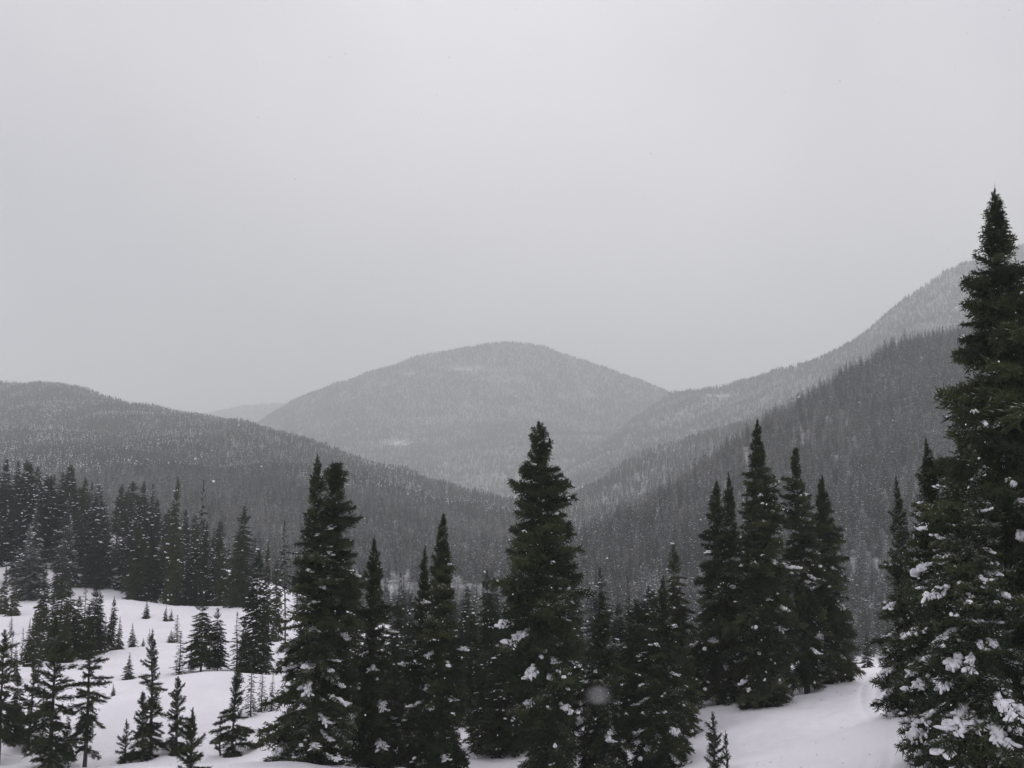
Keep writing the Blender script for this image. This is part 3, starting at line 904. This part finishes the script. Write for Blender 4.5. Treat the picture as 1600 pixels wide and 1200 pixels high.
def build_near(key, px, pt, pb, d, hw, power, sat, bare, snow, nb, label):
    r = np.random.default_rng(abs(hash2(np.int64(px), np.int64(pt), 5) * 1e6).astype(int))
    top = at(px, pt, d)
    zg = float(ground(top[0], d)[0])
    H = float(top[2] - zg)
    Rm = hw / 1600 * d
    root = bpy.data.objects.new('spruce_tree', None)
    COL.objects.link(root)
    root.location = (top[0], d, zg)
    root['label'] = label
    root['category'] = 'tree'
    root['group'] = 'spruces in the foreground'
    zs = np.linspace(-0.5, H, 12)
    lean = r.uniform(-.022, .022, 2) * H
    if key == 'J':
        lean = np.array([0.05 * H, 0])
        root.location.x -= 0.05 * H
    if key == 'R2':
        lean = np.array([-0.035 * H, 0])
        root.location.x += 0.035 * H
    wob = r.uniform(-.03, .03, (12, 2))
    pts = np.stack([lean[0] * (zs / H).clip(0) ** 1.3 + wob[:, 0], lean[1] * (zs / H).clip(0) + wob[:, 1], zs], -1)
    r0 = 0.010 * H + 0.03
    rads = r0 * (1.02 - zs / H).clip(0.05) ** 0.8
    link('trunk', mesh_from('trunk', *tube(pts, rads), M_BARK, True), root)
    z0 = bare * H
    az = r.uniform(0, 6.28)
    lob = r.uniform(0, 6.28, 3)
    gapz = r.uniform(0.1, 0.8, 3)
    nb = min(298, int(nb * (1.05 if d > 44 and hw < 43 or key in ('Z', 'Z2', 'H', 'J') else 1.6)))
    for i in range(nb):
        t = (i + r.uniform(0, .9)) / nb
        t = 1 - (1 - t) ** 1.10               # a little denser towards the top
        t = min(t, .995)
        z = z0 + (H - z0) * t
        az += 2.39996 + r.uniform(-.5, .5)
        dense = key in DENSE
        mod = 1 + (.12 if dense else .22) * math.sin(az + lob[0]) * math.sin(t * 9 + lob[1]) + .15 * math.sin(2 * az + lob[2] + t * 5)
        for g in gapz:
            if abs(t - g) < .026 and math.sin(az + lob[1] + g * 20) > -.4:
                mod *= .8 if dense else .55
        L = Rm * crown_r(t, power, sat) * mod * (r.uniform(.62, 1.10) if dense else r.choice([r.uniform(.45, .8), r.uniform(.85, 1.2), r.uniform(.85, 1.2)]))
        if key in ('P2', 'B', 'G'):
            L *= 1 if t > .25 else .8
        L = max(L, min(.034 * H, .05 + 1.1 * (1 - t) * (.4 + .05 * H)) * r.uniform(.8, 1.2))
        if t < .12 and L > 1:
            L *= .85
        cls = 'up' if L < .62 or t > .86 else ('flat' if t > .42 else 'down')
        me, md_, hv, lt = BOUGH[cls][r.integers(0, 5)]
        if r.random() < .75 * snow * (1 - t) ** .8:
            me = md_
        pitch = {'up': .15 + r.uniform(.0, .5) + .65 * t * t, 'flat': r.uniform(-.35, .35) + (t - .5) * .9, 'down': r.uniform(-.45, .16)}[cls]
        if key in ('A', 'J', 'Z', 'Z2', 'H'):
            pitch += .16
        cx, cy = np.interp(z, zs, pts[:, 0]), np.interp(z, zs, pts[:, 1])
        b = link('bough', me, root)
        b.location = (cx, cy, z)
        b.rotation_euler = (r.uniform(-.3, .3), -pitch, az)
        wd = r.uniform(.85, 1.25) * (1.25 if L < .5 else (1 if L < 1.1 else .8))
        if dense:
            wd *= 1.2
        b.scale = (L, L * wd, L * (r.uniform(1.2, 1.9) if dense else r.uniform(.9, 1.4)))
        ps = snow * (1 - t) ** .7
        if r.random() < ps * .48 and cls != 'up' and pitch > -.28:
            link('snow_clump', hv[r.integers(0, 2)], b)
        elif r.random() < .10 * snow + ps * .62:
            for q in r.choice(5, r.integers(1, 4), replace=False):
                link('snow_clump', lt[q], b)
    # leader shoot at the tip
    P = [[0, 0, 0]]; Q = [[r.uniform(-.03, .03), 0, .45 + .02 * H]]; R = [.03]
    for k in range(16):
        zz = r.uniform(0, .3)
        a = r.uniform(0, 6.28)
        P.append([0, 0, zz]); Q.append([math.cos(a) * .12 * (1 - zz), math.sin(a) * .12 * (1 - zz), zz + r.uniform(.05, .16)]); R.append(.022)
    tip = link('leader_shoot', mesh_from('leader_shoot', *spikes(P, Q, R), M_NEEDLE), root)
    tip.location = (pts[-1, 0], pts[-1, 1], H - .40 - .01 * H)
    # dead twigs on the bare lower stem
    if bare >= .04:
        for k in range(int(6 + 40 * bare)):
            z = r.uniform(.25, max(.6, z0 * 1.5 + .3))
            b = link('dead_branch', DEAD[k % 3], root)
            b.location = (np.interp(z, zs, pts[:, 0]), np.interp(z, zs, pts[:, 1]), z)
            b.rotation_euler = (0, r.uniform(-.1, .3), r.uniform(0, 6.28))
            s = Rm * r.uniform(.35, .8)
            b.scale = (s, s, s)
    return root


DENSE = ('U', 'S', 'Q', 'R', 'V', 'X', 'c1', 'c2', 'c3', 'c4', 'c5', 'c6', 'R0', 'R1', 'R2', 'r3', 'P2')
for k in NEAR:
    build_near(*k)

# ------------------------------------------------------------------ smaller trees: trunk, crown, snow; meshes shared per look
LOOK = {  # power, saturation, bare share, slenderness (radius / height), boughs, snow share
    'cone': (.9, 1.0, .02, .25, 150, .22), 'column': (.6, .6, .06, .14, 200, .16), 'club': (.6, .8, .16, .19, 170, .08),
    'thin': (.7, 1.0, .10, .13, 80, .12), 'snag': (.5, .6, .15, .10, 44, .10), 'bushy': (.6, .7, .05, .20, 230, .14),
    'frost': (.75, .75, .05, .19, 190, .30), 'spire': (.7, .8, .08, .13, 170, .14), 'dark': (.6, .6, .08, .16, 190, .12)}


def sub_bough(r, nlat, rt, dr, low):
    P, Q, R = [], [], []
    for i in range(nlat):
        s = .12 + .88 * (i + r.random()) / nlat
        p = np.array([s, 0, curve_z(s, dr)])
        for sd in (-1, 1):
            L = (.42 * (1 - s) ** .6 + .10) * r.uniform(.7, 1.2)
            an = math.radians(r.uniform(35, 70))
            q = p + np.array([math.cos(an), sd * math.sin(an), r.uniform(-.45, .15)]) * L
            P.append(p); Q.append(q); R.append(rt)
            if not low:
                for j in range(2):
                    b0 = p + (q - p) * r.uniform(.2, .8)
                    a2 = an * sd + r.uniform(-1, 1)
                    P.append(b0); Q.append(b0 + np.array([math.cos(a2), math.sin(a2), r.uniform(-.6, .2)]) * r.uniform(.1, .2)); R.append(rt * .9)
    P.append([0, 0, 0]); Q.append([1.05, 0, curve_z(1.0, dr)]); R.append(rt)
    return spikes(P, Q, R)


def tree_meshes(look, seed, low=False, H=1.0):
    """A tree one unit tall with crown radius by look; returns (v, f) for trunk, crown, snow."""
    power, sat, bare, sl, nb, snow = LOOK[look]
    r = np.random.default_rng(seed)
    sb = [sub_bough(r, 7 if low else 11, .050 if low else .030, dr, low) for dr in ((.1, .05, .3), (0, .2, .5), (-.1, .3, .6))]
    crowns, snows = [], []
    az = 0
    lob = r.uniform(0, 6.28, 3)
    nb = int(nb * (.42 if low else 1))
    for i in range(nb):
        t = min(.99, (i + r.random()) / nb)
        az += 2.4 + r.uniform(-.6, .6)
        L = sl * crown_r(t, power, sat) * r.uniform(.6, 1.2) * (1 + .2 * math.sin(az + lob[0]) * math.sin(t * 9 + lob[1]))
        L = max(L, .025)
        k = 0 if t > .8 else (1 if t > .4 else 2)
        v, f = sb[k]
        pit = (.6 * t + .1 if k == 0 else r.uniform(-.3, .2))
        v = v * [L, L * r.uniform(.9, 1.3), L]
        c, s = math.cos(pit), math.sin(pit)
        v = np.stack([v[:, 0] * c - v[:, 2] * s, v[:, 1], v[:, 0] * s + v[:, 2] * c], -1)
        c, s = math.cos(az), math.sin(az)
        z = bare + (1 - bare) * t
        o = np.array([0, 0, z - .03 * (1 - t)])
        v = np.stack([v[:, 0] * c - v[:, 1] * s, v[:, 0] * s + v[:, 1] * c, v[:, 2]], -1) + o
        crowns.append((v, f))
        if r.random() < snow * (1.15 - t) * (.6 if low else 1):
            for q in range(1 if low else r.integers(1, 4)):
                u = r.uniform(.45, 1.0) * L
                w = r.uniform(.006, .016) * (1 if low else .85)
                zz = z - .03 * (1 - t) + u * math.sin(pit) * .8 + .010
                yy = r.uniform(-.3, .3) * L
                snows.append(blob(r, [u * c - yy * s, u * s + yy * c, zz], w * 1.5, w, w * .7, az, True))
    zs = np.linspace(-.05, .98, 6)
    pts = np.stack([.006 * np.sin(zs * 5), .006 * np.cos(zs * 4), zs], -1)
    tr = tube(pts, .012 * (1.05 - zs) + .001, 5)
    crowns.append(spikes([[0, 0, .93]], [[0, 0, 1.01]], [.008]))
    if not snows:
        snows.append(blob(r, [0, .02, .6], .012, .012, .01, 0, True))
    return tr, merge(crowns), merge(snows)


PROTO = {}
M_DUST_FAR = mk_far_tree('frosted_needles', -0.27)


def proto(look, var):
    if (look, var) not in PROTO:
        tr, cr, sn = tree_meshes(look, 50 + var * 13 + len(look))
        PROTO[(look, var)] = (mesh_from('trunk', *tr, M_BARK, True), mesh_from('crown', *cr, M_DUST_FAR if look in ('frost', 'spire') else M_NEEDLE), mesh_from('snow_cover', *sn, M_CLUMP, True))
    return PROTO[(look, var)]


SHAPE = {'frost': 'frosted broad', 'spire': 'narrow pointed', 'dark': 'dark bushy', 'column': 'dark columnar', 'cone': 'low conical', 'thin': 'thin open', 'bushy': 'bushy dark'}


def stand_label(px, d, look):
    depth = 'front edge' if d < 114 else ('middle rows' if d < 140 else 'back rows')
    side = 'far left' if px < 40 else ('left' if px < 130 else ('centre' if px < 220 else 'right'))
    return f'{SHAPE[look]} spruce in the {depth} of the packed knoll stand, {side} part'


def gap_label(px, d, look, how):
    where = ('behind the tall ragged spruce' if px < 560 else 'left of the snow tipped spire' if px < 670 else
             'between the snow tipped spire and big central spruce' if px < 800 else 'behind the big central spruce' if px < 910 else
             'between the big central spruce and the tight clump' if px < 1090 else 'behind the tight clump' if px < 1320 else 'beyond the right snow crest')
    return f'{how} {SHAPE[look]} spruce {where}' + ('' if d < 58 else ', near dip' if d < 110 else ', far dip')


def place_tree(x, y, H, sx, look, var, label, group, name='spruce_tree'):
    root = bpy.data.objects.new(name, None)
    COL.objects.link(root)
    root.location = (x, y, float(ground(x, y)[0]) - .05)
    root.rotation_euler = (random.uniform(-.03, .03), random.uniform(-.03, .03), random.uniform(0, 6.28))
    root.scale = (sx, sx, H)
    root['label'] = label
    root['category'] = 'tree'
    root['group'] = group
    for nm, me in zip(('trunk', 'crown', 'snow_cover'), proto(look, var)):
        c = link(nm, me, root)
        if nm == 'snow_cover':
            c['kind'] = 'stuff'
    return root


for i, (px, pt, pb, d, hw, look, label) in enumerate(MID):
    p = at(px, pt, d)
    zg = float(ground(p[0], d)[0])
    H = p[2] - zg
    place_tree(p[0], d, H, hw / 1600 * d / LOOK[look][3], look, i % 3, label or ROW_LABEL, 'spruces and firs on the far side of the near slope' if label else 'spruces packed in the row behind the clearing')

# the stand on the left knoll
n_st = 0
tries = 0
spots = []
while n_st < 106 and tries < 6000:
    tries += 1
    d = random.uniform(103, 176)
    px = random.uniform(-60, 350) if d > 112 else random.uniform(30, 330)
    p = at(px, 900, d)
    if d < 106 + 14 * max(0, 1 - abs(px - 190) / 120):
        continue
    if any((p[0] - a) ** 2 + (p[1] - b) ** 2 < 1.7 ** 2 for a, b in spots):
        continue
    spots.append((p[0], p[1]))
    H = (random.uniform(6.4, 9.6) + (1.0 if px < 110 and d > 130 else 0)) * (0.9 if d < 115 else 1) * (1.0 if px < 240 else .85)
    look = random.choice(['frost', 'frost', 'spire']) if d < 150 else random.choice(['dark', 'column', 'spire'])
    place_tree(p[0], d, H, H * random.uniform(.9, 1.35), look, random.randrange(3), stand_label(px, d, look), 'spruce stand on the left knoll')
    n_st += 1

for k in range(14):      # its right shoulder
    d = random.uniform(104, 124)
    px = 195 + 150 * (k + random.random()) / 14
    p = at(px, 900, d)
    spots.append((p[0], p[1]))
    H = random.uniform(6.5, 8.8)
    look = random.choice(['frost', 'spire', 'dark'])
    place_tree(p[0], d, H, H * random.uniform(.85, 1.25), look, k % 3, stand_label(px, d, look), 'spruce stand on the left knoll')

# trees in the dip behind the front row
n_st = 0
tries = 0
while n_st < 45 and tries < 6000:
    tries += 1
    d = random.uniform(68, 215)
    px = random.uniform(395, 1440)
    p = at(px, 900, d)
    if px < 720 and d < 90 and random.random() < .8:
        continue
    if px > 1290 and d < 80:
        continue
    if any((p[0] - a) ** 2 + (p[1] - b) ** 2 < 2.2 ** 2 for a, b in spots):
        continue
    spots.append((p[0], p[1]))
    H = random.uniform(4.5, 8.5)
    look = random.choice(['dark', 'column', 'cone', 'spire', 'thin'])
    place_tree(p[0], d, H, H * random.uniform(.8, 1.2), look, random.randrange(3), gap_label(px, d, look, 'dim'), 'spruces in the dip behind the front row')
    n_st += 1

# young trees crowding in behind the front row
n_st = 0
tries = 0
while n_st < 38 and tries < 6000:
    tries += 1
    d = random.uniform(39, 58)
    px = random.uniform(545, 1085)
    p = at(px, 900, d)
    if any((p[0] - a) ** 2 + (p[1] - b) ** 2 < 1.1 ** 2 for a, b in spots):
        continue
    spots.append((p[0], p[1]))
    H = random.uniform(2.8, 5.6)
    look = random.choice(['frost', 'dark', 'frost', 'bushy', 'cone'])
    place_tree(p[0], d, H, H * random.uniform(.8, 1.15), look, random.randrange(3), gap_label(px, d, look, 'young'), 'young spruces close behind the front row')
    n_st += 1

# ------------------------------------------------------------------ forests on the hills (uncountable): instanced on points
protos = bpy.data.collections.new('forest_prototypes')


def far_proto(name, look, seed):
    tr, cr, sn = tree_meshes(look, seed, low=True)
    v, f = merge([tr, cr, sn])
    me = mesh_from(name, v, f)
    for m_ in (M_BARK, M_FAR, M_CLUMP):
        me.materials.append(m_)
    mi = np.zeros(len(f), np.int32)
    mi[len(tr[1]):len(tr[1]) + len(cr[1])] = 1
    mi[len(tr[1]) + len(cr[1]):] = 2
    me.polygons.foreach_set('material_index', mi)
    return me


def tier_tree(seed, tiers, slim):
    r = np.random.default_rng(seed)
    out = []
    for i in range(tiers):
        t = i / tiers
        z = .06 + .90 * t
        R = slim * (1 - t) ** .75 * r.uniform(.8, 1.2) + .012
        n = 6
        a = np.arange(n * 2) * math.pi / n + r.uniform(0, 6)
        rr = np.where(np.arange(n * 2) % 2, .45, 1.0) * R * r.uniform(.75, 1.2, n * 2)
        ring = np.stack([rr * np.cos(a), rr * np.sin(a), z - .25 * rr + r.uniform(-.01, .01, n * 2)], -1)
        v = np.concatenate([ring, [[0, 0, z + 1.5 / tiers]]])
        k = np.arange(n * 2)
        out.append((v, np.stack([k, (k + 1) % (n * 2), np.full(n * 2, n * 2)], -1)))
    return merge(out)


def birch(seed):
    r = np.random.default_rng(seed)
    P, Q, R = [[0, 0, 0]], [[r.uniform(-.04, .04), 0, 1]], [.012]
    for k in range(26):
        z = r.uniform(.3, .9)
        a = r.uniform(0, 6.28)
        L = r.uniform(.12, .28) * (1.15 - z)
        P.append([0, 0, z]); Q.append([math.cos(a) * L, math.sin(a) * L, z + L * 1.1]); R.append(.006)
    return spikes(P, Q, R)


M_BIRCH = mk_plain('bare_birch', (0.17, 0.155, 0.15))
plist = []
for k, (lk, sd) in enumerate((('spire', 1), ('spire', 2), ('column', 3), ('dark', 4), ('frost', 5))):
    plist.append(far_proto(f'a{k}', lk, sd))
for k in range(4):
    plist.append(mesh_from(f'b{k}', *tier_tree(k, 7, .15 + .02 * k), M_DISTANT))
for k in range(2):
    plist.append(mesh_from(f'c{k}', *birch(k), M_BIRCH))
for k in range(3):
    plist.append(mesh_from(f'd{k}', *tier_tree(20 + k, 4, .19), M_DISTANT))
for me in plist:
    protos.objects.link(bpy.data.objects.new(me.name, me))
NA, NB_, NC = [0, 1, 2, 3, 4], [5, 6, 7, 8], [9, 10]
ND = [11, 12, 13]


def instancer():
    ng = bpy.data.node_groups.new('forest_points', 'GeometryNodeTree')
    ng.interface.new_socket('Geometry', in_out='INPUT', socket_type='NodeSocketGeometry')
    ng.interface.new_socket('Geometry', in_out='OUTPUT', socket_type='NodeSocketGeometry')
    n, l = ng.nodes, ng.links
    gi_, go_ = n.new('NodeGroupInput'), n.new('NodeGroupOutput')
    ci = n.new('GeometryNodeCollectionInfo')
    ci.inputs['Collection'].default_value = protos
    ci.inputs['Separate Children'].default_value = True
    ci.inputs['Reset Children'].default_value = True
    ip = n.new('GeometryNodeInstanceOnPoints')
    ip.inputs['Pick Instance'].default_value = True

    def named(nm, tp):
        a = n.new('GeometryNodeInputNamedAttribute')
        a.data_type = tp
        a.inputs['Name'].default_value = nm
        return a.outputs['Attribute']
    l.new(gi_.outputs[0], ip.inputs['Points'])
    l.new(ci.outputs[0], ip.inputs['Instance'])
    l.new(named('pick', 'INT'), ip.inputs['Instance Index'])
    l.new(named('size', 'FLOAT_VECTOR'), ip.inputs['Scale'])
    er = n.new('FunctionNodeEulerToRotation')
    l.new(named('turn', 'FLOAT_VECTOR'), er.inputs[0])
    l.new(er.outputs[0], ip.inputs['Rotation'])
    l.new(ip.outputs[0], go_.inputs[0])
    return ng


NG = instancer()


def scatter(name, label, G, ridge_row, n, hrange, pick_fn, seed, clear=(), dens_scale=90, dens_cut=-.35, back_rows=2):
    r = np.random.default_rng(seed)
    g = G[max(0, ridge_row - back_rows):]
    a, b, c, d = g[:-1, :-1], g[1:, :-1], g[1:, 1:], g[:-1, 1:]
    # weight by the area a cell has in the picture as well as by its real area, so far cells stay filled
    area = np.linalg.norm(np.cross(b - a, d - a), axis=-1)
    w = area.ravel()
    w /= w.sum()
    idx = r.choice(len(w), n, p=w)
    i, j = np.unravel_index(idx, area.shape)
    u, v = r.random((n, 1)), r.random((n, 1))
    p = (a[i, j] * (1 - u) + b[i, j] * u) * (1 - v) + (d[i, j] * (1 - u) + c[i, j] * u) * v
    px, py, f = project(p)
    keep = (px > -260) & (px < 1860) & (f > 0)
    dn = fbm(p[:, 0] / dens_scale, p[:, 1] / dens_scale, seed, 4)
    keep &= (dn + r.uniform(-.25, .25, n)) > dens_cut
    for cx, cy, rx, ry, pr in clear:
        ins = ((px - cx) / rx) ** 2 + ((py - cy) / ry) ** 2 + r.uniform(-.3, .3, n) < 1
        keep &= ~(ins & (r.random(n) < pr))
    p = p[keep]
    m_ = len(p)
    dist = np.hypot(p[:, 0], p[:, 1])
    me = bpy.data.meshes.new(name)
    me.vertices.add(m_)
    me.vertices.foreach_set('co', p.astype(np.float32).ravel())
    h = r.uniform(*hrange, m_) * (1 + .35 * fbm(p[:, 0] / 40, p[:, 1] / 40, seed + 5, 3))
    pk = pick_fn(r, dist, m_, fbm(p[:, 0] / 120, p[:, 1] / 120, seed + 9, 3))
    wx = h * r.uniform(.75, 1.3, m_)
    at_ = me.attributes.new('size', 'FLOAT_VECTOR', 'POINT')
    at_.data.foreach_set('vector', np.stack([wx, wx, h], -1).astype(np.float32).ravel())
    at_ = me.attributes.new('turn', 'FLOAT_VECTOR', 'POINT')
    at_.data.foreach_set('vector', np.stack([r.uniform(-.05, .05, m_), r.uniform(-.05, .05, m_), r.uniform(0, 6.28, m_)], -1).astype(np.float32).ravel())
    at_ = me.attributes.new('pick', 'INT', 'POINT')
    at_.data.foreach_set('value', pk.astype(np.int32))
    o = link(name, me)
    md = o.modifiers.new('trees', 'NODES')
    md.node_group = NG
    o['kind'] = 'stuff'
    o['label'] = label
    print(name, m_)
    return o


def picker(birch_share, near_d, far_d=1e9):
    def fn(r, dist, n, nz):
        k = np.where(dist < near_d, r.choice(NA, n), r.choice(NB_, n))
        k = np.where(dist > far_d, r.choice(ND, n), k)
        b = r.random(n) < np.clip(birch_share + nz * .9, 0, .8)
        return np.where(b, r.choice(NC, n), k)
    return fn


scatter('spur_forest', 'dense spruce forest on the steep right hillside', *HILLS['right'], 14500, (8, 14), picker(.12, 900), 1, dens_scale=60, dens_cut=-1)
scatter('hazy_spur_forest', 'greyed forest on the second spur', *HILLS['mid'], 26000, (7, 12), picker(.15, 0), 2, dens_cut=-.9)
scatter('steep_mountain_forest', 'faint forest on the steep right mountain', *HILLS['far_right'], 42000, (7, 12), picker(.1, 0, 10), 3, dens_scale=200, clear=CLEAR['steep_mountain'], dens_cut=-.8)
scatter('domed_mountain_forest', 'faint forest over the domed mountain', *HILLS['dome'], 70000, (7, 12), picker(.1, 0, 10), 4, dens_scale=250,
        clear=CLEAR['domed_mountain'], dens_cut=-.8)
scatter('distant_hill_forest', 'faint forest on the distant low hill', *HILLS['far'], 14000, (8, 12), picker(.1, 0, 10), 5, dens_scale=300)
scatter('wooded_ridge_forest', 'dense mixed forest on the long left ridge', *HILLS['left'], 60000, (6.5, 12), picker(.14, 760, 1500), 6, dens_scale=110,
        clear=CLEAR['wooded_ridge'], dens_cut=-.7)
scatter('lower_ridge_forest', 'snowy spruce forest at the foot of the left ridge', HILLS['left'][0][85:], 0, 15000, (6, 11), picker(.10, 760), 16, dens_scale=60, dens_cut=-1)

# valley floor forest between the near slope and the hills
gyv, gxv = np.meshgrid(np.linspace(190, 420, 42), np.linspace(-260, 260, 60), indexing='ij')
Gv = np.stack([gxv, gyv, ground(gxv, gyv)], -1)[::-1]
scatter('valley_forest', 'spruce forest filling the valley floor', Gv, 0, 8500, (5.5, 10), picker(.1, 1e9), 8, dens_scale=40, dens_cut=-1)

# ------------------------------------------------------------------ falling snow
r = np.random.default_rng(77)
N = 3600
dd = r.uniform(2.5, 26, N) ** 1.0
px, py = r.uniform(-200, 1800, N), r.uniform(-150, 1300, N)
pf = at(px, py, dd)
okf = pf[:, 2] > ground(pf[:, 0], pf[:, 1]) + .2
fl = []
v0, f0 = ICO0
for p in pf[okf]:
    s = .0011 + .0026 * r.random() ** 2
    fl.append((v0 * s * r.uniform(.6, 1.3, (12, 1)) + p, f0))
fl.append((v0 * .0005 * r.uniform(.7, 1.2, (12, 1)) * [2.0, 1, .6] + at(935, 1086, .115), f0))
so = link('snowflakes', mesh_from('snowflakes', *merge(fl), M_FLAKE))
so['kind'] = 'stuff'
so['label'] = 'small white snowflakes falling through the air'

# twigs and cone scales dropped on the snow under the near trees
r = np.random.default_rng(15)
P, Q, R = [], [], []
for bx, by, bz in WELLS[:len(NEAR)]:
    for k in range(14):
        a, q = r.uniform(0, 6.28), r.uniform(.5, 3.2)
        x_, y_ = bx + q * math.cos(a), by + q * math.sin(a)
        z_ = float(ground(x_, y_)[0]) + .008
        a, L = r.uniform(0, 6.28), r.uniform(.03, .16)
        P.append([x_, y_, z_]); Q.append([x_ + L * math.cos(a), y_ + L * math.sin(a), z_ + r.uniform(.0, .04)]); R.append(.008)
tw = link('fallen_twigs', mesh_from('fallen_twigs', *spikes(P, Q, R), M_TWIG))
tw['kind'] = 'stuff'
tw['label'] = 'small dark twigs dropped on the snow under the trees'

# ------------------------------------------------------------------ haze: one closed box of thin air round everything
zt = max(float(G[..., 2].max()) for G, _ in HILLS.values()) + 25
x, zb = 7900.0, min(float(gz.min()), min(float(G[..., 2].min()) for G, _ in HILLS.values())) - 1.0
hv = [(sx * x, sy * x, zz) for zz in (zb, zt) for sx, sy in ((-1, -1), (1, -1), (1, 1), (-1, 1))]
hf = [(0, 3, 2, 1), (4, 5, 6, 7), (0, 1, 5, 4), (1, 2, 6, 5), (2, 3, 7, 6), (3, 0, 4, 7)]
mt = bpy.data.materials.new('haze_air')
mt.use_nodes = True
nt = mt.node_tree
nt.nodes.clear()
oo = nt.nodes.new('ShaderNodeOutputMaterial')
pv = nt.nodes.new('ShaderNodeVolumePrincipled')
pv.inputs['Color'].default_value = (0.943, 0.976, 0.963, 1)
pv.inputs['Density'].default_value = HAZE_DENSITY
nt.links.new(pv.outputs[0], oo.inputs['Volume'])
ho = link('haze', mesh_from('haze', hv, hf, mt))
ho['kind'] = 'stuff'
ho['label'] = 'thin grey air full of fine snow'
